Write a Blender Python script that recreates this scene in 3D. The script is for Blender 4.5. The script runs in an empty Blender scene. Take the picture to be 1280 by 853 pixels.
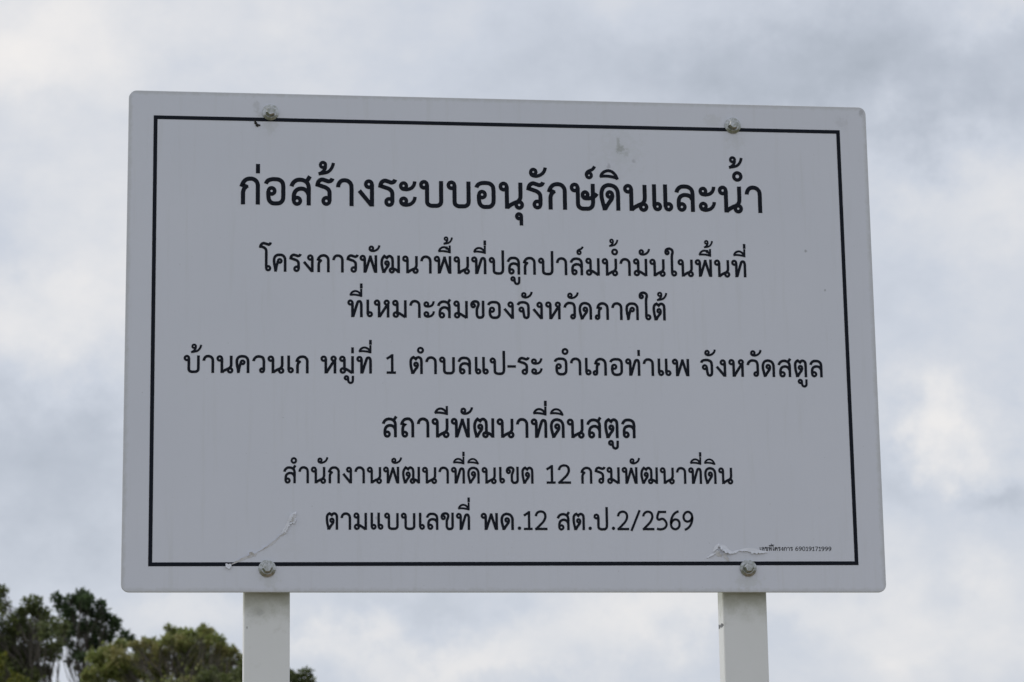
import bpy, bmesh, math, random
import numpy as np
from mathutils import Vector, Matrix

random.seed(7)
rng = np.random.default_rng(11)
SC = bpy.context.scene
COL = SC.collection
PI = math.pi
R = math.radians

# ------------------------------------------------------------------ camera
ZC = 2.45                                   # height of the board's centre
CAM_LOC = Vector((-0.5125627, -4.0654144, ZC - 0.8673725))
CAM_ROT = Matrix(((0.99217810, -0.01185816, -0.12426586),
                  (-0.12401709, -0.20708513, -0.97043058),
                  (-0.01422609, 0.97825106, -0.20693595)))
cam_data = bpy.data.cameras.new('camera')
cam_data.sensor_width = 36.0
cam_data.lens = 3300 / 1280 * 36.0
cam_data.clip_start = 0.05
cam_data.clip_end = 6000
cam_data.dof.use_dof = True
cam_data.dof.focus_distance = 4.19
cam_data.dof.aperture_fstop = 17
cam = bpy.data.objects.new('camera', cam_data)
COL.objects.link(cam)
cam.matrix_world = Matrix.Translation(CAM_LOC) @ CAM_ROT.to_4x4()
SC.camera = cam


def ray(u, v):                              # direction through a pixel of the 1280 x 853 photograph
    return CAM_ROT @ Vector(((u - 640) / 3300, -(v - 426.5) / 3300, -1))


def at(u, v, Y):                            # world point seen there at depth y = Y
    d = ray(u, v)
    return CAM_LOC + d * ((Y - CAM_LOC.y) / d.y)


def azel(u, v):
    d = ray(u, v).normalized()
    return math.atan2(d.x, d.y), math.asin(d.z)


# ------------------------------------------------------------------ world: overcast sky with broken cloud
SUN_AZ, SUN_EL = R(-80), R(50)              # azimuth from +Y towards +X
world = bpy.data.worlds.new('World')
SC.world = world
world.use_nodes = True
nt = world.node_tree
nt.nodes.clear()
N = nt.nodes
L = nt.links


def node(tree, kind, **kw):
    n = tree.nodes.new(kind)
    for k, v in kw.items():
        setattr(n, k, v)
    return n


def math_node(tree, op, a, b=None, c=None):
    n = tree.nodes.new('ShaderNodeMath')
    n.operation = op
    for i, s in enumerate((a, b, c)):
        if s is None:
            continue
        if isinstance(s, (int, float)):
            n.inputs[i].default_value = s
        else:
            tree.links.new(s, n.inputs[i])
    return n.outputs[0]


def ramp(tree, fac, stops):
    n = tree.nodes.new('ShaderNodeValToRGB')
    el = n.color_ramp.elements
    while len(el) < len(stops):
        el.new(0.5)
    for e, (p, c) in zip(el, stops):
        e.position = p
        e.color = (c[0], c[1], c[2], 1)
    tree.links.new(fac, n.inputs[0])
    return n.outputs[0]


def lin(r, g, b):
    f = lambda c: ((c / 255 + 0.055) / 1.055) ** 2.4 if c > 10 else c / 255 / 12.92
    return (f(r), f(g), f(b))


def mt(op, a, b=None, c=None):
    return math_node(nt, op, a, b, c)


tc = node(nt, 'ShaderNodeTexCoord')
sep = node(nt, 'ShaderNodeSeparateXYZ')
L.new(tc.outputs['Generated'], sep.inputs[0])
dx, dy, dz = sep.outputs
az0 = mt('ARCTAN2', dx, dy)
el0 = mt('ARCSINE', dz)


def noise(tree, vec, scale, detail=4, rough=0.55, dist=0.0):
    n = tree.nodes.new('ShaderNodeTexNoise')
    n.inputs['Scale'].default_value = scale
    n.inputs['Detail'].default_value = detail
    n.inputs['Roughness'].default_value = rough
    n.inputs['Distortion'].default_value = dist
    if vec is not None:
        tree.links.new(vec, n.inputs['Vector'])
    return n


mp = node(nt, 'ShaderNodeMapping')
mp.inputs['Scale'].default_value = (1, 1, 1.0)
L.new(tc.outputs['Generated'], mp.inputs[0])
wn = noise(nt, mp.outputs[0], 21, 8, 0.62)
wsep = node(nt, 'ShaderNodeSeparateColor')
L.new(wn.outputs['Color'], wsep.inputs[0])
az = mt('MULTIPLY_ADD', mt('SUBTRACT', wsep.outputs[0], 0.5), 0.09, az0)
el = mt('MULTIPLY_ADD', mt('SUBTRACT', wsep.outputs[1], 0.5), 0.08, el0)

# cloud masses of this sky: (u, v, half width, half height, brightness change)
BLOBS = [(40, 40, 190, 110, .36), (340, 15, 90, 45, .12), (60, 405, 150, 75, .34), (110, 240, 120, 90, .16), (0, 140, 60, 40, -.10),
         (0, 290, 70, 45, -.10), (40, 585, 190, 100, -.24), (560, 120, 140, 80, -.06), (810, 50, 80, 60, .03),
         (1065, 90, 260, 95, -.36), (900, 110, 150, 60, -.10), (1205, 235, 95, 80, .27), (1275, 5, 45, 30, .16), (1110, 330, 70, 50, -.03),
         (1190, 548, 62, 64, .44), (1115, 600, 46, 36, -.20), (1250, 632, 80, 24, -.20), (1160, 780, 150, 75, .26),
         (500, 768, 150, 26, -.10), (590, 842, 130, 30, .30), (850, 762, 130, 42, .30), (700, 800, 110, 30, .14), (1260, 700, 60, 25, -.05),
         (435, 812, 60, 26, .18), (375, 828, 25, 14, .14), (230, 755, 90, 26, .14), (240, 770, 90, 30, .04), (1230, 400, 60, 60, .05), (960, 815, 70, 22, -.05)]
px = 1 / 3300
total = None
for (u, v, su, sv, amp) in BLOBS:
    a0, e0 = azel(u, v)
    xa = mt('MULTIPLY', mt('SUBTRACT', az, a0), 1 / (su * px))
    xe = mt('MULTIPLY', mt('SUBTRACT', el, e0), 1 / (sv * px))
    q = mt('ADD', mt('MULTIPLY', xa, xa), mt('MULTIPLY', xe, xe))
    g = mt('MULTIPLY', mt('EXPONENT', mt('MULTIPLY', q, -0.8)), amp)
    total = g if total is None else mt('ADD', total, g)

mp2 = node(nt, 'ShaderNodeMapping')
mp2.inputs['Scale'].default_value = (1, 1, 1.45)
mp2.inputs['Location'].default_value = (0.3, 0.1, 0.7)
L.new(tc.outputs['Generated'], mp2.inputs[0])
n1 = noise(nt, mp2.outputs[0], 15, 9, 0.58, 0.15)
n2 = noise(nt, mp2.outputs[0], 2.2, 4, 0.5, 0.3)
n3 = noise(nt, mp2.outputs[0], 40, 7, 0.6, 0.1)
tone = mt('ADD', 0.52, total)
tone = mt('MULTIPLY_ADD', mt('SUBTRACT', n3.outputs[0], 0.5), 0.26, tone)
tone = mt('MULTIPLY_ADD', mt('SUBTRACT', n1.outputs[0], 0.5), 0.50, tone)
tone = mt('MULTIPLY_ADD', mt('SUBTRACT', n2.outputs[0], 0.5), 0.22, tone)
cloud = ramp(nt, tone, [(0.0, lin(164, 172, 183)), (0.28, lin(188, 195, 207)), (0.5, lin(206, 212, 223)),
                        (0.72, lin(223, 225, 230)), (1.0, lin(244, 241, 239))])
sky = node(nt, 'ShaderNodeTexSky', sky_type='NISHITA')
sky.sun_disc = False
sky.sun_elevation = SUN_EL
sky.sun_rotation = SUN_AZ
sky.air_density = 1.2
sky.dust_density = 2.0
cs = node(nt, 'ShaderNodeVectorMath', operation='SCALE')
cs.inputs['Scale'].default_value = 10.0
L.new(cloud, cs.inputs[0])
mix = node(nt, 'ShaderNodeMix', data_type='RGBA')
mix.inputs['Factor'].default_value = 0.95    # nearly closed cloud cover
L.new(sky.outputs[0], mix.inputs['A'])
L.new(cs.outputs[0], mix.inputs['B'])
bg = node(nt, 'ShaderNodeBackground')
bg.inputs['Strength'].default_value = 0.1
L.new(mix.outputs['Result'], bg.inputs['Color'])
wo = node(nt, 'ShaderNodeOutputWorld')
L.new(bg.outputs[0], wo.inputs['Surface'])

# ------------------------------------------------------------------ sun behind cloud, view
sd = bpy.data.lights.new('sun', 'SUN')
sd.energy = 1.5
sd.angle = R(14)
sd.color = (1.0, 0.95, 0.88)
sun = bpy.data.objects.new('sun', sd)
COL.objects.link(sun)
to_sun = Vector((math.sin(SUN_AZ) * math.cos(SUN_EL), math.cos(SUN_AZ) * math.cos(SUN_EL), math.sin(SUN_EL)))
sun.rotation_euler = to_sun.to_track_quat('Z', 'Y').to_euler()
sun.location = (-20, 10, 30)

SC.view_settings.view_transform = 'Standard'
SC.view_settings.look = 'None'
SC.view_settings.exposure = 0.0
SC.view_settings.gamma = 1.0
SC.view_settings.use_curve_mapping = False
SC.render.engine = 'CYCLES'
SC.cycles.max_bounces = 8


# ------------------------------------------------------------------ materials
def new_mat(name):
    m = bpy.data.materials.new(name)
    m.use_nodes = True
    t = m.node_tree
    b = t.nodes['Principled BSDF']
    return m, t, b


def mix_col(t, fac, a, b):
    n = t.nodes.new('ShaderNodeMix')
    n.data_type = 'RGBA'
    for s, v in (('Factor', fac), ('A', a), ('B', b)):
        if isinstance(v, (int, float)):
            n.inputs[s].default_value = v
        elif isinstance(v, tuple):
            n.inputs[s].default_value = (*v, 1)
        else:
            t.links.new(v, n.inputs[s])
    return n.outputs['Result']


def obj_coord(t):
    return t.nodes.new('ShaderNodeTexCoord').outputs['Object']


def smooth_mask(t, val, lo, hi):
    n = t.nodes.new('ShaderNodeMapRange')
    n.interpolation_type = 'SMOOTHSTEP'
    t.links.new(val, n.inputs['Value'])
    n.inputs['From Min'].default_value = lo
    n.inputs['From Max'].default_value = hi
    return n.outputs[0]


def spot(t, coord, x, z, rx, rz, nval, edge=0.85):
    """ragged stain: elliptical distance broken up by noise, 1 inside"""
    s = t.nodes.new('ShaderNodeSeparateXYZ')
    t.links.new(coord, s.inputs[0])
    a = math_node(t, 'MULTIPLY', math_node(t, 'SUBTRACT', s.outputs[0], x), 1 / rx)
    c = math_node(t, 'MULTIPLY', math_node(t, 'SUBTRACT', s.outputs[2], z), 1 / rz)
    d = math_node(t, 'SQRT', math_node(t, 'ADD', math_node(t, 'MULTIPLY', a, a), math_node(t, 'MULTIPLY', c, c)))
    d = math_node(t, 'MULTIPLY_ADD', math_node(t, 'SUBTRACT', nval, 0.5), 3.2, d)
    return math_node(t, 'SUBTRACT', 1.0, smooth_mask(t, d, 1.0 - edge, 1.0))


def panel_material():
    m, t, b = new_mat('white_sign_sheet')
    co = obj_coord(t)
    fine = noise(t, co, 95, 5, 0.65).outputs[0]
    broad = noise(t, co, 5, 3, 0.5).outputs[0]
    col = mix_col(t, broad, (0.72, 0.745, 0.83), (0.78, 0.80, 0.88))
    # weather streaks running down from the top edge
    mpn = t.nodes.new('ShaderNodeMapping')
    mpn.inputs['Scale'].default_value = (70, 1, 5)
    t.links.new(co, mpn.inputs[0])
    st = noise(t, mpn.outputs[0], 1.0, 3, 0.6).outputs[0]
    col = mix_col(t, math_node(t, 'MULTIPLY', smooth_mask(t, st, 0.52, 0.8), 0.16), col, (0.52, 0.53, 0.50))
    # grime along the edges of the sheet
    s = t.nodes.new('ShaderNodeSeparateXYZ')
    t.links.new(co, s.inputs[0])
    ex = math_node(t, 'SUBTRACT', 0.6, math_node(t, 'ABSOLUTE', s.outputs[0]))
    ez = math_node(t, 'SUBTRACT', 0.4, math_node(t, 'ABSOLUTE', math_node(t, 'SUBTRACT', s.outputs[2], ZC)))
    e = math_node(t, 'MINIMUM', ex, ez)
    e = math_node(t, 'MULTIPLY_ADD', math_node(t, 'SUBTRACT', fine, 0.5), 0.012, e)
    em = math_node(t, 'SUBTRACT', 1.0, smooth_mask(t, e, 0.0, 0.009))
    col = mix_col(t, math_node(t, 'MULTIPLY', em, 0.32), col, (0.40, 0.40, 0.33))
    # greenish smear and specks near the top, small marks by the bolts
    spots = [(0.186, ZC + 0.331, 0.005, 0.014, 0.34, (0.22, 0.24, 0.18)), (0.190, ZC + 0.318, 0.010, 0.008, 0.42, (0.20, 0.22, 0.16)),
             (0.199, ZC + 0.313, 0.008, 0.009, 0.26, (0.26, 0.28, 0.22)), (0.170, ZC + 0.290, 0.004, 0.009, 0.40, (0.30, 0.30, 0.34)),
             (0.211, ZC + 0.300, 0.005, 0.005, 0.35, (0.30, 0.30, 0.34)), (0.190, ZC + 0.318, 0.05, 0.05, 0.10, (0.42, 0.46, 0.38)),
             (-0.400, ZC + 0.380, 0.008, 0.014, 0.25, (0.35, 0.35, 0.33)), (-0.389, ZC + 0.363, 0.013, 0.010, 0.22, (0.38, 0.38, 0.34)),
             (-0.375, ZC - 0.384, 0.018, 0.017, 0.16, (0.42, 0.44, 0.32)), (0.378, ZC - 0.385, 0.026, 0.02, 0.18, (0.42, 0.44, 0.32)),
             (-0.376, ZC + 0.345, 0.016, 0.02, 0.18, (0.42, 0.43, 0.36)), (0.378, ZC + 0.338, 0.02, 0.02, 0.14, (0.42, 0.43, 0.36)),
             (0.345, ZC + 0.372, 0.02, 0.014, 0.16, (0.42, 0.43, 0.36)), (0.56, ZC + 0.372, 0.016, 0.014, 0.16, (0.38, 0.38, 0.38)),
             (0.592, ZC + 0.390, 0.007, 0.008, 0.45, (0.3, 0.3, 0.3)), (-0.345, ZC - 0.335, 0.035, 0.02, 0.05, (0.45, 0.46, 0.36)),
             (0.49, ZC + 0.155, 0.003, 0.003, 0.5, (0.2, 0.2, 0.2)), (0.52, ZC + 0.09, 0.0025, 0.003, 0.5, (0.2, 0.2, 0.2)),
             (-0.208, ZC - 0.284, 0.004, 0.003, 0.4, (0.3, 0.3, 0.3)), (0.07, ZC + 0.115, 0.006, 0.004, 0.25, (0.45, 0.4, 0.4))]
    for (x, z, rx, rz, k, c) in spots:
        col = mix_col(t, math_node(t, 'MULTIPLY', spot(t, co, x, z, rx, rz, fine), k), col, c)
    # scattered fine specks
    sp = noise(t, co, 160, 2, 0.5).outputs[0]
    col = mix_col(t, math_node(t, 'MULTIPLY', smooth_mask(t, sp, 0.72, 0.78), 0.25), col, (0.3, 0.3, 0.28))
    t.links.new(col, b.inputs['Base Color'])
    b.inputs['Roughness'].default_value = 0.42
    b.inputs['Specular IOR Level'].default_value = 0.35
    bp = t.nodes.new('ShaderNodeBump')
    bp.inputs['Strength'].default_value = 0.08
    bp.inputs['Distance'].default_value = 0.002
    t.links.new(noise(t, co, 9, 3, 0.5).outputs[0], bp.inputs['Height'])
    t.links.new(bp.outputs[0], b.inputs['Normal'])
    return m


def print_material():
    m, t, b = new_mat('black_print')
    n = noise(t, obj_coord(t), 40, 4, 0.6).outputs[0]
    t.links.new(mix_col(t, n, (0.006, 0.0085, 0.015), (0.012, 0.015, 0.026)), b.inputs['Base Color'])
    b.inputs['Roughness'].default_value = 0.5
    b.inputs['Specular IOR Level'].default_value = 0.12
    return m


def post_material():
    m, t, b = new_mat('white_post_paint')
    co = obj_coord(t)
    n = noise(t, co, 14, 4, 0.6).outputs[0]
    f = noise(t, co, 60, 4, 0.65).outputs[0]
    col = mix_col(t, n, (0.82, 0.83, 0.82), (0.88, 0.89, 0.89))
    # green mildew plus the shade below the sheet, both painted into the colour
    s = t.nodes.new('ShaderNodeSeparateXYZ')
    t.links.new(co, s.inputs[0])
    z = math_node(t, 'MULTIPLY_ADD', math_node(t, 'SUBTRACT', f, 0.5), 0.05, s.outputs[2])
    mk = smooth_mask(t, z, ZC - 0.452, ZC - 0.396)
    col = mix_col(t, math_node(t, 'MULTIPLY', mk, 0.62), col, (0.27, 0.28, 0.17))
    col = mix_col(t, math_node(t, 'MULTIPLY', spot(t, co, -0.390, ZC - 0.428, 0.016, 0.012, f), 0.4), col, (0.25, 0.25, 0.22))
    col = mix_col(t, math_node(t, 'MULTIPLY', spot(t, co, -0.407, ZC - 0.452, 0.0025, 0.004, f), 0.6), col, (0.15, 0.15, 0.13))
    col = mix_col(t, math_node(t, 'MULTIPLY', spot(t, co, 0.3385, ZC - 0.449, 0.0045, 0.004, f, 0.5), 0.9), col, (0.03, 0.03, 0.03))
    col = mix_col(t, math_node(t, 'MULTIPLY', smooth_mask(t, f, 0.6, 0.75), 0.12), col, (0.45, 0.45, 0.38))
    t.links.new(col, b.inputs['Base Color'])
    b.inputs['Roughness'].default_value = 0.45
    return m


def metal_material():
    m, t, b = new_mat('galvanised_steel')
    co = obj_coord(t)
    n = noise(t, co, 220, 4, 0.65).outputs[0]
    col = mix_col(t, smooth_mask(t, n, 0.35, 0.7), (0.50, 0.51, 0.52), (0.27, 0.28, 0.24))
    t.links.new(col, b.inputs['Base Color'])
    b.inputs['Metallic'].default_value = 0.9
    b.inputs['Roughness'].default_value = 0.3
    return m


def mud_material():
    m, t, b = new_mat('dried_mud')
    b.inputs['Base Color'].default_value = (0.035, 0.033, 0.028, 1)
    b.inputs['Roughness'].default_value = 0.9
    return m


def film_material():
    m, t, b = new_mat('lifted_film')
    n = noise(t, obj_coord(t), 90, 4, 0.6).outputs[0]
    t.links.new(mix_col(t, n, (0.72, 0.735, 0.79), (0.80, 0.81, 0.86)), b.inputs['Base Color'])
    b.inputs['Roughness'].default_value = 0.35
    return m


def leaf_material(name, dark, light, warm, wfac):
    m, t, b = new_mat(name)
    geo = t.nodes.new('ShaderNodeNewGeometry')
    co = obj_coord(t)
    n = noise(t, co, 1.1, 3, 0.6).outputs[0]
    r = geo.outputs['Random Per Island']
    f = math_node(t, 'MULTIPLY_ADD', r, 0.55, math_node(t, 'MULTIPLY', smooth_mask(t, n, 0.3, 0.7), 0.45))
    col = mix_col(t, f, dark, light)
    n2 = noise(t, co, 0.7, 2, 0.5).outputs[0]
    w = math_node(t, 'MULTIPLY', smooth_mask(t, math_node(t, 'MULTIPLY_ADD', r, 0.25, n2), 0.55, 0.8), wfac)
    col = mix_col(t, w, col, warm)
    t.links.new(col, b.inputs['Base Color'])
    b.inputs['Roughness'].default_value = 0.5
    b.inputs['Specular IOR Level'].default_value = 0.35
    tr = t.nodes.new('ShaderNodeBsdfTranslucent')
    t.links.new(col, tr.inputs['Color'])
    mx = t.nodes.new('ShaderNodeMixShader')
    mx.inputs[0].default_value = 0.4
    t.links.new(b.outputs[0], mx.inputs[1])
    t.links.new(tr.outputs[0], mx.inputs[2])
    t.links.new(mx.outputs[0], t.nodes['Material Output'].inputs['Surface'])
    return m


def bark_material():
    m, t, b = new_mat('bark')
    n = noise(t, obj_coord(t), 6, 5, 0.65).outputs[0]
    t.links.new(mix_col(t, n, (0.05, 0.042, 0.034), (0.13, 0.115, 0.095)), b.inputs['Base Color'])
    b.inputs['Roughness'].default_value = 0.9
    return m


def ground_material():
    m, t, b = new_mat('grassy_earth')
    co = obj_coord(t)
    n = noise(t, co, 0.15, 6, 0.6).outputs[0]
    f = noise(t, co, 3.0, 6, 0.7).outputs[0]
    g = mix_col(t, f, (0.045, 0.07, 0.022), (0.11, 0.14, 0.05))
    e = mix_col(t, f, (0.17, 0.12, 0.075), (0.27, 0.20, 0.13))
    t.links.new(mix_col(t, smooth_mask(t, n, 0.42, 0.62), g, e), b.inputs['Base Color'])
    b.inputs['Roughness'].default_value = 0.95
    return m


M_PANEL = panel_material()
M_PRINT = print_material()
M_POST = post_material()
M_METAL = metal_material()
M_MUD = mud_material()
M_FILM = film_material()
M_BARK = bark_material()


# ------------------------------------------------------------------ builders
def link_mesh(name, verts, faces, mat, parent=None, smooth=False):
    me = bpy.data.meshes.new(name)
    me.from_pydata([tuple(v) for v in verts], [], faces)
    me.materials.append(mat)
    if smooth:
        me.polygons.foreach_set('use_smooth', [True] * len(me.polygons))
    me.update()
    o = bpy.data.objects.new(name, me)
    COL.objects.link(o)
    if parent is not None:
        o.parent = parent
    return o


def bm_obj(name, bm, mat, parent=None, smooth=False):
    me = bpy.data.meshes.new(name)
    bmesh.ops.recalc_face_normals(bm, faces=bm.faces)
    bm.to_mesh(me)
    bm.free()
    me.materials.append(mat)
    if smooth:
        me.polygons.foreach_set('use_smooth', [True] * len(me.polygons))
    o = bpy.data.objects.new(name, me)
    COL.objects.link(o)
    if parent is not None:
        o.parent = parent
    return o


def thing(name, label, cat, loc=(0, 0, 0), group=None):
    o = bpy.data.objects.new(name, None)
    COL.objects.link(o)
    o.location = loc
    o.empty_display_size = 0.3
    o['label'] = label
    o['category'] = cat
    if group:
        o['group'] = group
    return o


# ------------------------------------------------------------------ ground
gv, gf = [], []
G = 40
ext = 3000.0
for j in range(G + 1):
    for i in range(G + 1):
        fx, fy = (i / G * 2 - 1), (j / G * 2 - 1)
        x, y = ext * fx * abs(fx) ** 1.5, ext * fy * abs(fy) ** 1.5
        gv.append((x, y, 0.0))
for j in range(G):
    for i in range(G):
        a = j * (G + 1) + i
        gf.append((a, a + 1, a + G + 2, a + G + 1))
ground = link_mesh('ground', gv, gf, ground_material())
ground['kind'] = 'structure'

# ------------------------------------------------------------------ the sign
SIGN = thing('information_sign', 'white rectangular sign board of black Thai lettering bolted to two white posts', 'sign')


def rounded_rect(w, h, r, n=8):
    pts = []
    for cx, cz, a0 in ((w - r, h - r, 0), (-w + r, h - r, 90), (-w + r, -h + r, 180), (w - r, -h + r, 270)):
        for k in range(n + 1):
            a = R(a0 + 90 * k / n)
            pts.append((cx + r * math.cos(a), cz + r * math.sin(a)))
    return pts


# sheet: 4 mm aluminium composite, front face at y = 0
bm = bmesh.new()
rings = []
for (y, inset) in ((0.0, 0.0007), (0.0007, 0.0), (0.0037, 0.0), (0.0044, 0.0007)):
    rings.append([bm.verts.new((x, y, ZC + z)) for x, z in rounded_rect(0.6 - inset, 0.4 - inset, 0.0125 - inset)])
nr = len(rings[0])
for a, b_ in zip(rings, rings[1:]):
    for k in range(nr):
        bm.faces.new((a[k], a[(k + 1) % nr], b_[(k + 1) % nr], b_[k]))
bm.faces.new(rings[0])
bm.faces.new(rings[-1])
bm_obj('panel', bm, M_PANEL, SIGN)

# printed border line
OUT = [(-0.5603, 0.3591), (0.5550, 0.3596), (0.5564, -0.3569), (-0.5590, -0.3602)]
T = 0.0061
inn = [(-0.5603 + T, 0.3591 - T), (0.5550 - T, 0.3596 - T), (0.5564 - T, -0.3569 + T), (-0.5590 + T, -0.3602 + T)]
vs = [(x, -0.0003, ZC + z) for x, z in OUT + inn]
link_mesh('border_line', vs, [(0, 1, 5, 4), (1, 2, 6, 5), (2, 3, 7, 6), (3, 0, 4, 7)], M_PRINT, SIGN)

# ------------------------------------------------------------------ lettering: a looped Thai stroke alphabet
# each glyph: x of its left edge, x of its right edge, baseline, body height, x of its right stem, strokes
# (y down; "|" after a point makes it a corner; O = ring; F = filled dot), left and right side bearing
GL = {}


def glyph(ch, x0, x1, y0, H, stem, strokes, lb, rb):
    GL[ch] = (x0, x1, y0, H, stem, strokes, lb / 317, rb / 317)


glyph('ก', 90, 316, 600, 317, 293, ["293,600 293,500 293,390 280,340 246,311 200,305 158,317 130,345 114,377 | 160,396 | 136,424 126,455 125,490 125,600"], 26, 28)
glyph('อ', 370, 605, 603, 317, 582, ["384,364 404,330 440,313 490,309 540,317 572,345 582,392 582,440 582,500 576,545 550,576 500,586 450,579 422,550 413,505 413,446", "O 449 444 35"], 26, 28)
glyph('ส', 655, 897, 605, 317, 870, ["674,390 692,350 728,320 775,312 825,325 858,355 870,400 870,450 870,605", "832,348 858,312 884,270", "868,486 846,440 805,416 765,416 722,440 703,480 700,520 700,556", "O 737 554 37"], 24, 28)
glyph('ร', 945, 1145, 615, 315, 1105, ["1138,302 1122,328 1096,337 1060,327 1015,318 986,334 968,377 | 1020,394 1072,414 1098,440 1105,480 1105,562", "O 1069 560 36"], 22, 16)
glyph('า', 175, 371, 615, 313, 348, ["196,404 206,362 232,332 272,323 314,335 341,366 348,415 348,470 348,615"], 20, 28)
glyph('ง', 418, 600, 618, 313, 577, ["577,365 577,420 577,618", "O 542 366 35", "433,440 572,606"], 22, 28)
glyph('ะ', 888, 1089, 622, 313, 1060, ["908,386 922,412 955,422 992,420 1030,405 1056,374 1067,328", "O 940 381 32", "908,560 922,586 955,598 992,596 1030,580 1058,548 1069,504", "O 940 554 32"], 20, 17)
glyph('บ', 25, 300, 548, 318, 276, ["113,287 113,350 113,470 122,508 150,525 198,528 246,522 270,500 276,465 276,400 276,240"], 15, 28)
GL['บ'][5].append("O 78 287 35")
glyph('น', 940, 1222, 555, 308, 1184, ["1030,305 1030,380 1030,555", "O 994 306 35", "1034,543 1062,518 1108,492 1160,466 1180,436 1184,400 1184,340 1184,258", "O 1168 510 34"], 11, 10)
glyph('ษ', 657, 975, 622, 312, 922, ["748,365 748,430 748,540 756,580 785,602 836,606 886,600 912,576 922,535 922,480 922,320", "O 712 366 35", "802,452 820,482 858,487 900,483 936,466 968,430", "O 832 446 30"], 9, 5)
glyph('ด', 1000, 1232, 622, 307, 1209, ["1054,622 | 1050,590 1034,530 1022,470 1024,410 1046,362 1090,338 1136,340 1180,362 1204,405 1209,455 1209,500 1209,622", "O 1115 443 29", "1144,446 1138,486 1110,528 1078,574 1062,606"], 20, 28)
glyph('เ', 682, 795, 638, 308, 706, ["706,332 706,450 706,584", "O 741 584 33"], 38, 0)
glyph('ล', 120, 351, 688, 312, 328, ["141,468 158,430 190,404 232,398 282,406 316,434 328,480 328,530 328,688", "322,548 300,512 262,497 220,498 186,516 168,550 165,590 165,634", "O 200 633 35"], 20, 28)
glyph('โ', 55, 243, 635, 290, 160, ["162,580 162,450 162,320 154,278 128,252 68,236 | 84,200 112,181 150,187 196,202 216,194 232,166", "O 193 581 31"], -24, 0)
glyph('ค', 268, 485, 632, 288, 463, ["312,632 | 308,585 294,515 288,455 298,400 330,370 374,363 424,372 455,405 463,455 463,500 463,632", "O 378 460 27", "352,462 338,505 324,560 318,610"], 26, 28)
glyph('พ', 240, 519, 585, 285, 498, ["322,350 322,420 322,585", "O 290 351 31", "330,574 | 411,330 | 487,574", "498,305 498,585"], 11, 28)
glyph('ฒ', 575, 882, 590, 285, 861, ["620,590 | 618,560 602,500 593,440 602,370 636,322 | 676,350 | 716,322 754,345 766,400 766,450 766,545", "O 676 432 26", "702,436 694,474 668,510 642,552 628,582", "O 752 547 31", "776,522 812,532 852,570", "861,310 861,590"], 31, 29)
glyph('ท', 570, 757, 520, 222, 741, ["632,340 632,400 632,520", "O 607 339 24", "640,512 | 668,420 690,352 708,324 728,326 739,350 741,390 741,420 741,520"], 15, 28)
glyph('ป', 787, 982, 525, 225, 966, ["852,345 852,400 852,465 858,498 880,510 912,513 944,508 961,490 966,455 966,400 966,222", "O 826 346 24"], 14, 28)
glyph('ม', 288, 460, 635, 212, 444, ["350,460 350,510 350,598", "O 326 461 24", "O 332 599 25", "352,578 384,590 442,628", "444,428 444,635"], 15, 28)
glyph('ห', 70, 258, 635, 212, 238, ["132,458 132,500 132,635", "O 108 460 24", "138,628 | 160,590 205,520 234,486", "O 222 459 23", "238,480 238,540 238,635"], 14, 26)
glyph('จ', 65, 257, 577, 262, 238, ["82,372 102,343 146,332 196,337 228,360 238,405 238,450 238,510 230,548 206,560 182,550 172,520 166,480 161,438"], 22, 28)
GL['จ'][5].append("O 134 438 27")
glyph('ว', 740, 922, 580, 258, 902, ["759,408 773,368 806,343 846,341 884,355 900,392 902,440 902,538", "O 877 538 25"], 20, 28)
glyph('ข', 178, 552, 612, 475, 516, ["208,268 214,214 248,172 302,157 358,168 392,206 390,254 368,312 350,365 348,420 348,470 358,545 394,582 440,586 490,572 514,530 516,470 516,400 516,135", "O 252 269 43"], 18, 28)
glyph('ต', 972, 1180, 652, 285, 1160, ["1017,652 | 1014,615 998,545 991,480 1002,410 1036,383 | 1072,412 | 1110,384 1148,402 1160,455 1160,500 1160,652", "O 1075 497 26", "1101,500 1092,542 1064,578 1038,618 1026,644"], 25, 28)
glyph('ถ', 352, 553, 488, 285, 533, ["533,488 533,420 533,315 520,258 490,227 450,221 410,234 386,262 372,292 | 418,304 | 396,328 387,360 386,400 386,442", "O 417 442 31"], 26, 28)
glyph('ภ', 38, 272, 642, 287, 251, ["112,600 112,540 114,500 122,474 144,457 | 92,443 | 102,415 128,387 168,376 212,387 242,420 251,470 251,510 251,642", "O 86 600 27"], 15, 28)
glyph('ใ', 750, 952, 652, 285, 870, ["772,268 778,232 806,210 846,210 876,230 884,262 874,305 870,345 870,400 870,604", "O 795 271 24", "O 902 603 31"], -26, 0)
glyph('1', 383, 459, 290, 147, 430, ["387,167 430,138", "430,128 430,290", "386,280 459,280"], 22, 22)
glyph('2', 547, 652, 290, 147, 640, ["556,172 568,143 598,131 626,142 636,172 622,212 590,248 557,280 | 652,280"], 20, 20)
glyph('5', 866, 966, 290, 147, 950, ["955,133 | 889,133 | 884,198 922,192 948,214 956,240 944,266 912,281 870,276"], 20, 20)
glyph('6', 985, 1080, 290, 147, 1070, ["1066,127 1030,145 1004,184 995,232 1002,264 1032,281 1060,268 1071,236 1062,208 1034,197 1008,212 996,236"], 20, 20)
glyph('9', 1097, 1193, 290, 147, 1180, ["1114,286 1150,266 1176,226 1184,182 1174,146 1146,131 1118,146 1107,176 1118,206 1146,215 1172,200 1183,176"], 20, 20)
glyph('0', 985, 1080, 290, 147, 1070, ["1032,131 1004,150 995,206 1004,262 1032,281 1061,262 1071,206 1061,150 1032,131"], 20, 20)
glyph('7', 985, 1080, 290, 147, 1070, ["986,133 | 1070,133 | 1020,290"], 20, 20)
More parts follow.
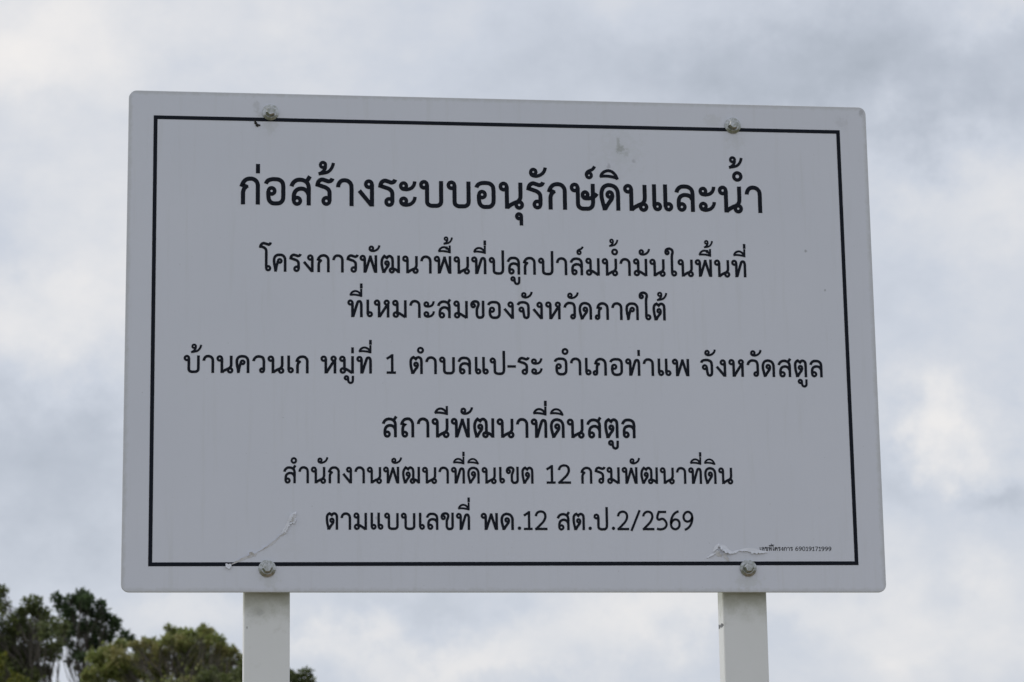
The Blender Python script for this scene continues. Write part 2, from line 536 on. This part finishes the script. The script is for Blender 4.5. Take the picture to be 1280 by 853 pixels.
glyph('.', 303, 333, 290, 147, 318, ["F 318 274 15"], 40, 20)
glyph('/', 648, 740, 290, 147, 690, ["656,296 733,118"], 4, 12)
glyph('-', 88, 151, 287, 132, 120, ["88,225 151,225"], 10, 8)
# marks: (stem x, baseline, body height, strokes, stroke weight)
MK = {
    '่': (293, 600, 317, ["293,135 293,243"], 0.148),
    '้': (1105, 615, 315, ["1058,158 1052,196 1030,224 994,250 | 1042,243 1084,230 1118,200 1138,165 1148,124", "O 1030 150 29"], 0.118),
    'ั': (318, 612, 315, ["207,190 222,218 252,230 290,228 328,212 360,182 380,129", "O 240 183 30"], 0.125),
    '์': (922, 622, 312, ["851,224 856,194 884,172 918,158 948,119", "O 881 223 28"], 0.118),
    'ิ': (1207, 622, 307, ["1014,246 1034,204 1066,182 1102,174 1142,184 1176,214 1204,272", "1004,240 1070,235 1136,241 1208,262"], 0.112),
    'ี': (1030, 490, 285, ["858,140 880,98 930,74 976,84 1018,128", "850,136 900,131 960,136 1040,152", "1029,36 1029,166"], 0.118),
    'ื': (743, 520, 222, ["606,246 622,214 660,192 700,200 738,238", "600,243 640,240 690,243 752,257", "741,170 741,266", "706,182 701,222"], 0.118),
    'ํ': (860, 695, 308, ["O 845 283 41"], 0.13),
    'ุ': (1184, 555, 308, ["1190,640 1190,740", "O 1164 637 26"], 0.132),
    'ู': (1165, 525, 225, ["1111,580 1111,606 1120,632 1142,642 1162,632 1168,606 1169,552", "O 1090 579 20"], 0.132),
}
WT = 0.152                                  # stroke weight over body height


def parse(stroke):
    pts, brk = [], []
    for tok in stroke.split():
        if tok == '|':
            brk.append(len(pts) - 1)
        else:
            a, b = tok.split(',')
            pts.append((float(a), float(b)))
    return pts, brk


def smooth_path(stroke):
    pts, brk = parse(stroke)
    P = [np.array(p) for p in pts]
    cuts = sorted(set([0] + brk + [len(P) - 1]))
    out = [P[0]]
    for a, b in zip(cuts, cuts[1:]):
        seg = P[a:b + 1]
        n = len(seg)
        if n == 2:
            out.append(seg[1])
            continue
        ch = [seg[i + 1] - seg[i] for i in range(n - 1)]
        ln = [np.linalg.norm(c) for c in ch]
        un = [c / l for c, l in zip(ch, ln)]
        tan = []
        closed = np.linalg.norm(seg[0] - seg[-1]) < 1e-6
        for i in range(n):
            if i == 0 or i == n - 1:
                if closed:
                    t = un[0] + un[-1]
                    t = t / np.linalg.norm(t)
                else:
                    j = 0 if i == 0 else n - 2
                    inner = un[1] if i == 0 else un[n - 3]
                    if ln[j] > 1.7 * ln[1 if i == 0 else n - 3]:
                        t = un[j]
                    else:
                        t = un[j] + 0.5 * (un[j] - inner)
                        t = t / np.linalg.norm(t)
            elif ln[i - 1] > 1.7 * ln[i] and un[i - 1] @ un[i] > 0.7:
                t = un[i - 1]
            elif ln[i] > 1.7 * ln[i - 1] and un[i - 1] @ un[i] > 0.7:
                t = un[i]
            else:
                t = un[i - 1] * ln[i] + un[i] * ln[i - 1]
                t = t / np.linalg.norm(t)
            tan.append(t)
        for i in range(n - 1):
            m = 6 if ln[i] > 0 else 1
            for k in range(1, m + 1):
                s = k / m
                h00, h10, h01, h11 = 2 * s ** 3 - 3 * s ** 2 + 1, s ** 3 - 2 * s ** 2 + s, -2 * s ** 3 + 3 * s ** 2, s ** 3 - s ** 2
                out.append(h00 * seg[i] + h10 * ln[i] * tan[i] + h01 * seg[i + 1] + h11 * ln[i] * tan[i + 1])
    return out


def ribbon(pts, w):
    n = len(pts)
    lefts, rights = [], []
    dirs = []
    for i in range(n - 1):
        d = pts[i + 1] - pts[i]
        l = np.linalg.norm(d)
        dirs.append(d / l if l > 1e-9 else (dirs[-1] if dirs else np.array([1., 0.])))
    for i in range(n):
        d0 = dirs[max(i - 1, 0)]
        d1 = dirs[min(i, n - 2)]
        t = d0 + d1
        l = np.linalg.norm(t)
        t = t / l if l > 1e-6 else d1
        nrm = np.array([-t[1], t[0]])
        c = max(0.58, nrm @ np.array([-d1[1], d1[0]]))
        off = nrm * (w / 2) / c
        lefts.append(pts[i] + off)
        rights.append(pts[i] - off)
    return lefts, rights


class Letters:
    """all strokes of one printed line, each a hair in front of the one before"""

    def __init__(self):
        self.v, self.f, self.k = [], [], 0

    def stroke(self, s, w, tf):
        y = -0.00030 - 0.000012 * (self.k % 9)
        self.k += 1
        base = len(self.v)
        put = lambda p: self.v.append((*tf(p), y))
        if s[0] in 'OF':
            _, cx, cy, r = s.split()
            cx, cy, r = float(cx), float(cy), float(r)
            m = 22
            if s[0] == 'F':
                for i in range(m):
                    a = 2 * PI * i / m
                    put((cx + r * math.cos(a), cy + r * math.sin(a)))
                self.f.append(tuple(range(base, base + m)))
                return
            for i in range(m):
                a = 2 * PI * i / m
                for q in (r - w / 2, r + w / 2):
                    put((cx + q * math.cos(a), cy + q * math.sin(a)))
            for i in range(m):
                j = (i + 1) % m
                self.f.append((base + 2 * i, base + 2 * i + 1, base + 2 * j + 1, base + 2 * j))
            return
        pts = smooth_path(s)
        for i in range(1, len(pts) - 1):
            a, b = pts[i] - pts[i - 1], pts[i + 1] - pts[i]
            if a @ b < -0.05 * np.linalg.norm(a) * np.linalg.norm(b):
                self.ribs(pts[:i + 1], w, tf, y, (0, 1))
                self.k += 1
                self.ribs(pts[i:], w, tf, y - 0.00011, (1, 0))
                return
        self.ribs(pts, w, tf, y, (0, 0))

    def ribs(self, pts, w, tf, y, ext):
        base = len(self.v)
        put = lambda p: self.v.append((*tf(p), y))
        pts = list(pts)
        for e, i, j in ((ext[0], 0, 1), (ext[1], -1, -2)):
            if e:
                d = pts[i] - pts[j]
                pts[i] = pts[i] + d / np.linalg.norm(d) * w * 0.38
        le, ri = ribbon(pts, w)
        for a, b in zip(le, ri):
            put(a)
            put(b)
        for i in range(len(pts) - 1):
            self.f.append((base + 2 * i, base + 2 * i + 1, base + 2 * i + 3, base + 2 * i + 2))

    def word(self, text, xl, xr, yl, yr, size):
        text = text.replace('แ', 'เเ').replace('้ำ', 'ํ้า').replace('ำ', 'ํา')
        seq, x, prev = [], 0.0, None
        for ch in text:
            if ch in MK:
                seq.append((ch, None))
                continue
            x0, x1, y0, H, stem, st, lb, rb = GL[ch]
            if prev is not None:
                x += prev + (lb if not (ch == 'เ' and seq[-1][0] == 'เ') else 0.045)
            seq.append((ch, x))
            x += (x1 - x0) / H
            prev = rb
        kx = (xr - xl) / (x * size)
        self.last = kx
        place = lambda fx, fy: (xl + fx * size * kx, yl + (yr - yl) * min(1, max(0, fx / x)) + fy * size)
        sx, upper = 0.0, False
        for i, (ch, gx) in enumerate(seq):
            if gx is not None:
                x0, x1, y0, H, stem, st, lb, rb = GL[ch]
                sx = gx + (stem - x0) / H
                upper = False
                wt = WT * (1.0 if ch not in '125609 7/-' else 0.92)
                for s in st:
                    ww = wt * (0.86 if ch == 'ะ' else 0.9 if s[0] == 'O' else 1.0)
                    self.stroke(s, ww * H, lambda p, x0=x0, y0=y0, H=H, gx=gx: place(gx + (p[0] - x0) / H, (y0 - p[1]) / H))
            else:
                ms, y0, H, st, wt = MK[ch]
                sc, lift, ax = 1.0, 0.0, 0.0
                if ch in 'ัิีืํ':
                    upper = True
                elif ch in '่้์' and upper:
                    sc, lift = 0.88, 0.52
                    if ch == '่':
                        sc, lift = 0.8, 0.49
                bot = 1.12
                tfm = lambda p: place(sx + sc * (p[0] - ms) / H,
                                      ((y0 - p[1]) / H - bot) * sc + bot + lift if lift else (y0 - p[1]) / H)
                for s in st:
                    self.stroke(s, wt * H * (1 / sc if ch == '่' else 1), tfm)

    def build(self, name, parent):
        vs = [(x, y, ZC + z) for (x, z, y) in self.v]
        return link_mesh(name, vs, self.f, M_PRINT, parent)


LINES = [
    ('title line of large black Thai lettering', [("ก่อสร้างระบบอนุรักษ์ดินและน้ำ", -.4232, .4206, .2156, .2168, .0455)]),
    (None, [("โครงการพัฒนาพื้นที่ปลูกปาล์มน้ำมันในพื้นที่", -.3917, .3908, .1067, .1091, .0294)]),
    (None, [("ที่เหมาะสมของจังหวัดภาคใต้", -.2531, .2567, .0349, .0361, .0290)]),
    (None, [("บ้านควนเก", -.5085, -.3141, -.0574, -.0563, .0287), ("หมู่ที่", -.2956, -.2148, -.0562, -.0556, .0287),
            ("1", -.1922, -.1768, -.0556, -.0556, .0287), ("ตำบลแป-ระ", -.1554, .0563, -.0556, -.0550, .0287),
            ("อำเภอท่าแพ", .0750, .2927, -.0550, -.0547, .0288), ("จังหวัดสตูล", .3105, .5104, -.0548, -.0541, .0288)]),
    (None, [("สถานีพัฒนาที่ดินสตูล", -.1990, .2032, -.1570, -.1556, .0316)]),
    (None, [("สำนักงานพัฒนาที่ดินเขต", -.3530, .0388, -.2305, -.2292, .0268), ("12", .0590, .0984, -.2291, -.2289, .0270),
            ("กรมพัฒนาที่ดิน", .1139, .3584, -.2288, -.2280, .0270)]),
    (None, [("ตามแบบเลขที่", -.2870, -.0621, -.3029, -.3026, .0271), ("พด.12", -.0454, .0597, -.3026, -.3025, .0272),
            ("สต.ป.2/2569", .0749, .2923, -.3025, -.3021, .0272)]),
    ('tiny caption of a project number near the lower right corner', [("เลขที่โครงการ", .3977, .4508, -.3343, -.3343, .0060),
                                                  ("69019171999", .4550, .5132, -.3343, -.3345, .0060)]),
]
for lab, words in LINES:
    for wd in words:
        lt = Letters()
        lt.word(*wd)
        o = lt.build('lettering', SIGN)
        if lab:
            o['label'] = lab

# ------------------------------------------------------------------ posts and bolts
def box_section(name, x0, x1, y0, y1, z0, z1, r, mat, parent):
    bm = bmesh.new()
    cx, cy = (x0 + x1) / 2, (y0 + y1) / 2
    prof = rounded_rect((x1 - x0) / 2, (y1 - y0) / 2, r, 4)
    lo = [bm.verts.new((cx + a, cy + b, z0)) for a, b in prof]
    hi = [bm.verts.new((cx + a, cy + b, z1)) for a, b in prof]
    n = len(prof)
    for k in range(n):
        bm.faces.new((lo[k], lo[(k + 1) % n], hi[(k + 1) % n], hi[k]))
    bm.faces.new(lo)
    bm.faces.new(hi)
    return bm_obj(name, bm, mat, parent)


POST_Y = 0.020
for (x0, x1) in ((-0.4128, -0.3412), (0.3390, 0.4106)):
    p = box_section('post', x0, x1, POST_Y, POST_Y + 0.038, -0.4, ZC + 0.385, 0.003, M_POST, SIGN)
    # cast concrete footing collar is buried; the post runs into the earth


def cylinder(bm, cx, cz, y0, y1, r0, r1, n=28, cap0=True, cap1=True, rot=0.0):
    a = [bm.verts.new((cx + r0 * math.cos(2 * PI * k / n + rot), y0, cz + r0 * math.sin(2 * PI * k / n + rot))) for k in range(n)]
    b = [bm.verts.new((cx + r1 * math.cos(2 * PI * k / n + rot), y1, cz + r1 * math.sin(2 * PI * k / n + rot))) for k in range(n)]
    for k in range(n):
        bm.faces.new((a[k], a[(k + 1) % n], b[(k + 1) % n], b[k]))
    if cap0:
        bm.faces.new(a)
    if cap1:
        bm.faces.new(b)


BOLTS = [(-0.3756, 0.3680), (0.3763, 0.3632), (-0.3772, -0.3634), (0.3779, -0.3620)]
for i, (bx, bz) in enumerate(BOLTS):
    z = ZC + bz
    bm = bmesh.new()
    cylinder(bm, bx, z, -0.0003, -0.0016, 0.0134, 0.0134, cap1=False)
    cylinder(bm, bx, z, -0.0016, -0.0032, 0.0134, 0.0092, cap0=False)
    wsh = bm_obj('bolt', bm, M_METAL, SIGN)
    bm = bmesh.new()
    rot = 0.35 + i * 0.9
    cylinder(bm, bx, z, -0.0030, -0.0092, 0.0082, 0.0082, n=6, rot=rot, cap1=False)
    cylinder(bm, bx, z, -0.0092, -0.0108, 0.0082, 0.0060, n=6, rot=rot, cap0=False)
    bm_obj('hex_head', bm, M_METAL, wsh)
    bm = bmesh.new()
    cylinder(bm, bx, z, 0.0046, POST_Y - 0.0002, 0.012, 0.012)
    bm_obj('spacer', bm, M_METAL, SIGN)


# ------------------------------------------------------------------ lifted film and a speck of mud on the sheet
def bpt(u, v):
    w = at(u, v, 0.0)
    return np.array([w.x, w.z])


def ridges(name, specs, mat, label=None):
    """strips of the printed film that have come loose: attached along the path, free edge lifted h off the sheet"""
    vs, fs = [], []
    for path, w, h, side in specs:
        P = [bpt(u, v) for u, v in path]
        Q, W_, H_ = [], [], []
        kw = [0.7 + 0.6 * random.random() for _ in P]
        kh = [0.5 + random.random() for _ in P]
        for i in range(len(P) - 1):
            for k in range(6):
                f = k / 6
                g = f * f * (3 - 2 * f)
                Q.append(P[i] + (P[i + 1] - P[i]) * f)
                W_.append(kw[i] + (kw[i + 1] - kw[i]) * g)
                H_.append(kh[i] + (kh[i + 1] - kh[i]) * g)
        Q.append(P[-1])
        W_.append(kw[-1])
        H_.append(kh[-1])
        for _ in range(3):
            Q = [Q[0]] + [(Q[i - 1] + 2 * Q[i] + Q[i + 1]) / 4 for i in range(1, len(Q) - 1)] + [Q[-1]]
        n = len(Q)
        base = len(vs)
        m = 6
        jit = [random.uniform(-0.55, 0.35) for _ in Q]
        for i, q in enumerate(Q):
            d = Q[min(i + 1, n - 1)] - Q[max(i - 1, 0)]
            d = d / np.linalg.norm(d)
            nr_ = np.array([-d[1], d[0]]) * side
            env = math.sin(PI * (i + 0.4) / (n - 0.2)) ** 0.7
            for k in range(m):
                f = k / (m - 1)
                rag = 1 + (jit[i] if f > 0.5 else 0.0)
                c = q + nr_ * (f - 0.5) * 1.3 * w * W_[i] * env * rag
                vs.append((c[0], -0.00045 - h * H_[i] * env * rag * f ** 1.4, c[1]))
        for i in range(n - 1):
            for k in range(m - 1):
                a = base + i * m + k
                fs.append((a, a + 1, a + m + 1, a + m))
    vs = [(x, y, z) for x, y, z in vs]
    o = link_mesh(name, vs, fs, mat, SIGN, smooth=True)
    if label:
        o['label'] = label
    return o


ridges('peeling_film', [
    ([(286, 707), (297, 702), (308, 697), (315, 694)], 0.0030, 0.0018, 1),
    ([(282, 705), (286, 710), (288, 705)], 0.006, 0.003, -1),
    ([(309, 697), (313, 696), (314, 692), (318, 695), (322, 691)], 0.0040, 0.0032, 1),
    ([(320, 692), (331, 686), (341, 679), (349, 672), (354, 666)], 0.0028, 0.0020, 1),
    ([(350, 669), (353, 667), (357, 662), (360, 655), (361, 648)], 0.0042, 0.0030, -1),
    ([(350, 671), (355, 668), (358, 663), (361, 656)], 0.0030, 0.0024, 1),
    ([(361, 653), (364, 646), (370, 640)], 0.0070, 0.0035, -1),
    ([(364, 654), (367, 649), (369, 642)], 0.0040, 0.0045, 1),
    ([(361, 655), (366, 653), (369, 648)], 0.0055, 0.0030, -1),
], M_FILM, 'thin curled tear of lifted white film near the lower left bolt')
ridges('peeling_film', [
    ([(883, 698), (889, 694), (895, 691)], 0.0030, 0.0016, -1),
    ([(891, 690), (896, 683), (899, 680)], 0.0055, 0.0032, -1),
    ([(894, 687), (896, 692), (902, 696)], 0.0045, 0.0030, 1),
    ([(898, 681), (904, 685), (910, 690), (917, 692)], 0.0085, 0.0042, -1),
    ([(903, 691), (907, 696), (911, 702)], 0.0045, 0.0035, 1),
    ([(914, 692), (919, 690), (924, 688)], 0.0035, 0.0018, -1),
    ([(923, 688.5), (932, 687.5), (941, 689), (951, 690), (960, 690.5)], 0.0058, 0.0042, -1),
], M_FILM, 'crumpled blister of lifted film near the lower right bolt')

vs, fs = [], []
for (u, v, r) in ((318.6, 151.5, .0018), (319.6, 154.0, .0022), (321.6, 156.8, .0028), (324.5, 156.8, .0014)):
    c = bpt(u, v)
    base = len(vs)
    for j in range(5):
        for i in range(10):
            ph, th = PI / 2 * j / 4, 2 * PI * i / 10
            rr = r * (0.85 + 0.3 * random.random())
            vs.append((c[0] + rr * math.cos(th) * math.cos(ph), -0.0004 - rr * 0.8 * math.sin(ph), c[1] + rr * math.sin(th) * math.cos(ph)))
    for j in range(4):
        for i in range(10):
            fs.append((base + j * 10 + i, base + j * 10 + (i + 1) % 10, base + (j + 1) * 10 + (i + 1) % 10, base + (j + 1) * 10 + i))
link_mesh('mud_speck', vs, fs, M_MUD, SIGN, smooth=True)

# ------------------------------------------------------------------ trees
def tube(vs, fs, pts, radii, n=7):
    base = len(vs)
    P = [Vector(p) for p in pts]
    for i, p in enumerate(P):
        d = (P[min(i + 1, len(P) - 1)] - P[max(i - 1, 0)]).normalized()
        a = d.orthogonal().normalized()
        b = d.cross(a)
        for k in range(n):
            t = 2 * PI * k / n
            vs.append(p + (a * math.cos(t) + b * math.sin(t)) * radii[i])
    for i in range(len(P) - 1):
        for k in range(n):
            fs.append((base + i * n + k, base + i * n + (k + 1) % n, base + (i + 1) * n + (k + 1) % n, base + (i + 1) * n + k))


def limb(vs, fs, a, b, r0, r1, bend=0.12, steps=6):
    a, b = Vector(a), Vector(b)
    ln = (b - a).length
    off = Vector(rng.normal(0, 1, 3)) * ln * bend
    pts, rad = [], []
    for k in range(steps + 1):
        t = k / steps
        pts.append(a.lerp(b, t) + off * math.sin(PI * t) * 0.5 + Vector(rng.normal(0, 1, 3)) * ln * 0.012 * math.sin(PI * t))
        rad.append(r0 + (r1 - r0) * t)
    tube(vs, fs, pts, rad)
    return pts


def leaves(clumps, dens, size, seen, droop=0.25):
    """clumps: (centre, radius). returns vertices and faces of many folded pointed leaves"""
    V, F = [], []
    for i, (c, r) in enumerate(clumps):
        n = int(dens * r * r * (1.0 if i < seen else 0.3)) + 20
        d = rng.normal(0, 1, (n, 3))
        d /= np.linalg.norm(d, axis=1)[:, None]
        rad = rng.random(n) ** 0.45 * r * (1 + 0.28 * rng.normal(0, 1, n).clip(-1.5, 1.8))
        p = np.array(c) + d * rad[:, None] * np.array([1.0, 1.0, 0.85])
        ax = d * 0.7 + rng.normal(0, 0.7, (n, 3)) + np.array([0, 0, -droop])
        ax /= np.linalg.norm(ax, axis=1)[:, None]
        up = d * 0.5 + rng.normal(0, 0.5, (n, 3)) + np.array([0, 0, 0.6])
        sd_ = np.cross(ax, up)
        sd_ /= np.linalg.norm(sd_, axis=1)[:, None] + 1e-9
        nm = np.cross(sd_, ax)
        ln = size * (0.6 + 0.8 * rng.random(n))[:, None]
        wd = ln * 0.24
        base = sum(len(v) for v in V)
        quad = np.stack([p, p + ax * ln * 0.5 + sd_ * wd + nm * wd * 0.35, p + ax * ln, p + ax * ln * 0.5 - sd_ * wd + nm * wd * 0.35], 1)
        V.append(quad.reshape(-1, 3))
        ids = base + np.arange(n)[:, None] * 4
        F.append(np.concatenate([ids + np.array([[0, 1, 2]]), ids + np.array([[0, 2, 3]])], 0))
    return np.concatenate(V), np.concatenate(F)


def np_mesh(name, V, F, mat, parent):
    me = bpy.data.meshes.new(name)
    me.vertices.add(len(V))
    me.vertices.foreach_set('co', V.astype(np.float32).ravel())
    me.loops.add(F.size)
    me.loops.foreach_set('vertex_index', F.astype(np.int32).ravel())
    me.polygons.add(len(F))
    me.polygons.foreach_set('loop_start', np.arange(0, F.size, F.shape[1], dtype=np.int32))
    me.update(calc_edges=True)
    me.validate()
    me.materials.append(mat)
    o = bpy.data.objects.new(name, me)
    COL.objects.link(o)
    o.parent = parent
    return o


def tree(name, label, Y, base_u, clumps, mat, dens, size, fill=(2.2, 10), trunk_r=0.2, fork=0.5, spread=1.0, sat=3, group='trees behind the sign'):
    k = (Y - CAM_LOC.y) / ray(base_u, 853).y / 3300        # metres per pixel there
    b0 = at(base_u, 853, Y)
    root = thing(name, label, 'tree', (b0.x, Y, 0), group)
    o = Vector((b0.x, Y, 0))
    cl = []
    for (u, v, r) in clumps:
        c = at(u, v, Y + rng.normal(0, 0.7) * spread) - o
        cl.append((c, r * k))
    for c, r in list(cl):                                   # smaller tufts round each clump
        for _ in range(sat):
            d = Vector(rng.normal(0, 1, 3)).normalized()
            cl.append((c + d * r * (0.9 + 0.45 * rng.random()), r * (0.25 + 0.4 * rng.random())))
    top = max(c.z for c, r in cl)
    lowest = min(c.z for c, r in cl)
    seen = len(cl)
    rad, nfill = fill
    for i in range(nfill):                                  # the rest of the crown, below the picture's edge and behind
        a = rng.random() * 2 * PI
        q = rad * (0.35 + 0.65 * rng.random())
        z = lowest - 0.4 - rng.random() * (lowest - 0.4) * 0.45
        cl.append((Vector((q * math.cos(a), q * math.sin(a), z)), 0.45 + 0.45 * rng.random()))
    # wood
    vs, fs = [], []
    fz = top * fork
    crown_x = sum(c.x for c, r in cl[:seen]) / seen
    spine = limb(vs, fs, (0, 0, -0.3), (crown_x * 0.5, 0, fz), trunk_r, trunk_r * 0.72, 0.03, 8)
    tips = sorted(cl, key=lambda q: -q[1])
    mains = []
    for c, r in tips[:5]:
        e = Vector((c.x * 0.75 + crown_x * 0.1, c.y * 0.7, fz + (c.z - fz) * 0.72))
        mains.append(limb(vs, fs, spine[-1], e, trunk_r * 0.45, trunk_r * 0.13, 0.1, 7))
    for c, r in cl:
        best = min((p for m_ in mains for p in m_[2:]), key=lambda p: (p - c).length + (0.5 if p.z > c.z else 0))
        pts = limb(vs, fs, best, c, trunk_r * 0.10, trunk_r * 0.035, 0.15, 5)
        for _ in range(3):
            d = Vector(rng.normal(0, 1, 3))
            d.z = abs(d.z)
            limb(vs, fs, pts[3], c + d.normalized() * r * 0.8, trunk_r * 0.05, trunk_r * 0.015, 0.1, 3)
    link_mesh('trunk', vs, fs, M_BARK, root, smooth=True)
    V, F = leaves(cl, dens, size, seen)
    np_mesh('crown', V, F, mat, root)
    return root


M_DARK = leaf_material('dark_leaves', (0.055, 0.078, 0.026), (0.20, 0.235, 0.085), (0.15, 0.16, 0.06), 0.5)
M_TALL = leaf_material('deep_green_leaves', (0.034, 0.060, 0.025), (0.10, 0.15, 0.062), (0.11, 0.15, 0.07), 0.3)
M_OLIVE = leaf_material('olive_leaves', (0.18, 0.215, 0.06), (0.33, 0.38, 0.12), (0.36, 0.27, 0.14), 0.55)
M_LIME = leaf_material('yellow_green_leaves', (0.075, 0.10, 0.018), (0.17, 0.20, 0.03), (0.24, 0.20, 0.03), 0.5)

tree('tree', 'dark broad tree at the left edge of the picture', 74, 12,
     [(3, 739, 6), (2, 758, 8), (-12, 748, 10), (38, 755, 10), (47, 764, 9), (24, 766, 6), (57, 771, 9), (16, 784, 16), (40, 788, 17), (60, 790, 13),
      (74, 788, 9), (4, 808, 20), (34, 815, 20), (62, 815, 13), (10, 835, 20), (40, 840, 16), (58, 838, 6), (-20, 775, 24), (-25, 810, 26), (-22, 842, 26), (28, 855, 18)],
     M_DARK, 4300, 0.125, (2.4, 22), sat=2)
tree('tree', 'tall dark tree with forked open branches, taller than its neighbours left of the sign', 78, 94,
     [(103, 745, 9), (98, 752, 8), (110, 751, 8), (106, 760, 8), (70, 746, 5), (75, 756, 6), (84, 754, 7), (82, 765, 7), (88, 773, 7), (113, 765, 6),
      (126, 758, 7), (129, 768, 8), (121, 774, 8), (139, 775, 6), (146, 777, 5), (143, 785, 6), (95, 786, 8), (106, 781, 7), (116, 788, 9), (128, 788, 8),
      (84, 788, 6), (104, 793, 6), (124, 800, 8), (137, 796, 6), (157, 792, 5), (162, 797, 4), (152, 800, 5), (118, 812, 6), (112, 805, 5), (80, 800, 5), (88, 806, 4), (92, 818, 4), (99, 812, 3), (86, 828, 3), (103, 822, 5), (97, 832, 3)],
     M_TALL, 3900, 0.135, (1.2, 5), 0.15, 0.62, 0.5, 1)
tree('tree', 'olive green bushy tree rising just left of the left white post', 68, 215,
     [(114, 840, 8), (120, 822, 10), (134, 815, 10), (152, 806, 7), (150, 824, 13), (172, 808, 8), (168, 826, 13), (190, 805, 8), (187, 824, 14),
      (208, 800, 7), (214, 790, 6), (206, 818, 12), (226, 793, 8), (230, 808, 13), (243, 794, 8), (258, 789, 6), (256, 803, 11), (270, 800, 7),
      (276, 810, 8), (288, 815, 6), (280, 825, 10), (296, 826, 5), (250, 822, 14), (226, 832, 15), (132, 842, 11), (162, 846, 15), (196, 846, 16),
      (236, 850, 15), (270, 842, 13), (298, 842, 7), (118, 856, 9)],
     M_OLIVE, 6200, 0.11, (2.6, 16), 0.16, 0.45, sat=4)
tree('tree', 'dark low tree whose crown shows on both sides of the left post', 62, 335,
     [(258, 846, 10), (276, 852, 9), (292, 848, 9), (310, 845, 11), (330, 842, 12), (350, 845, 10), (366, 846, 5), (374, 851, 5), (382, 841, 5), (386, 850, 5),
      (340, 860, 14), (310, 862, 14), (282, 866, 12)],
     M_DARK, 5200, 0.11, (1.8, 14), 0.15, 0.5)
tree('tree', 'yellow green shrubby tree low in the bottom left corner', 56, 6,
     [(2, 824, 5), (-4, 832, 8), (6, 845, 6), (22, 851, 6), (12, 856, 8), (-10, 850, 10), (34, 858, 7), (24, 866, 10)],
     M_LIME, 4500, 0.10, (1.5, 12), 0.13, 0.5)
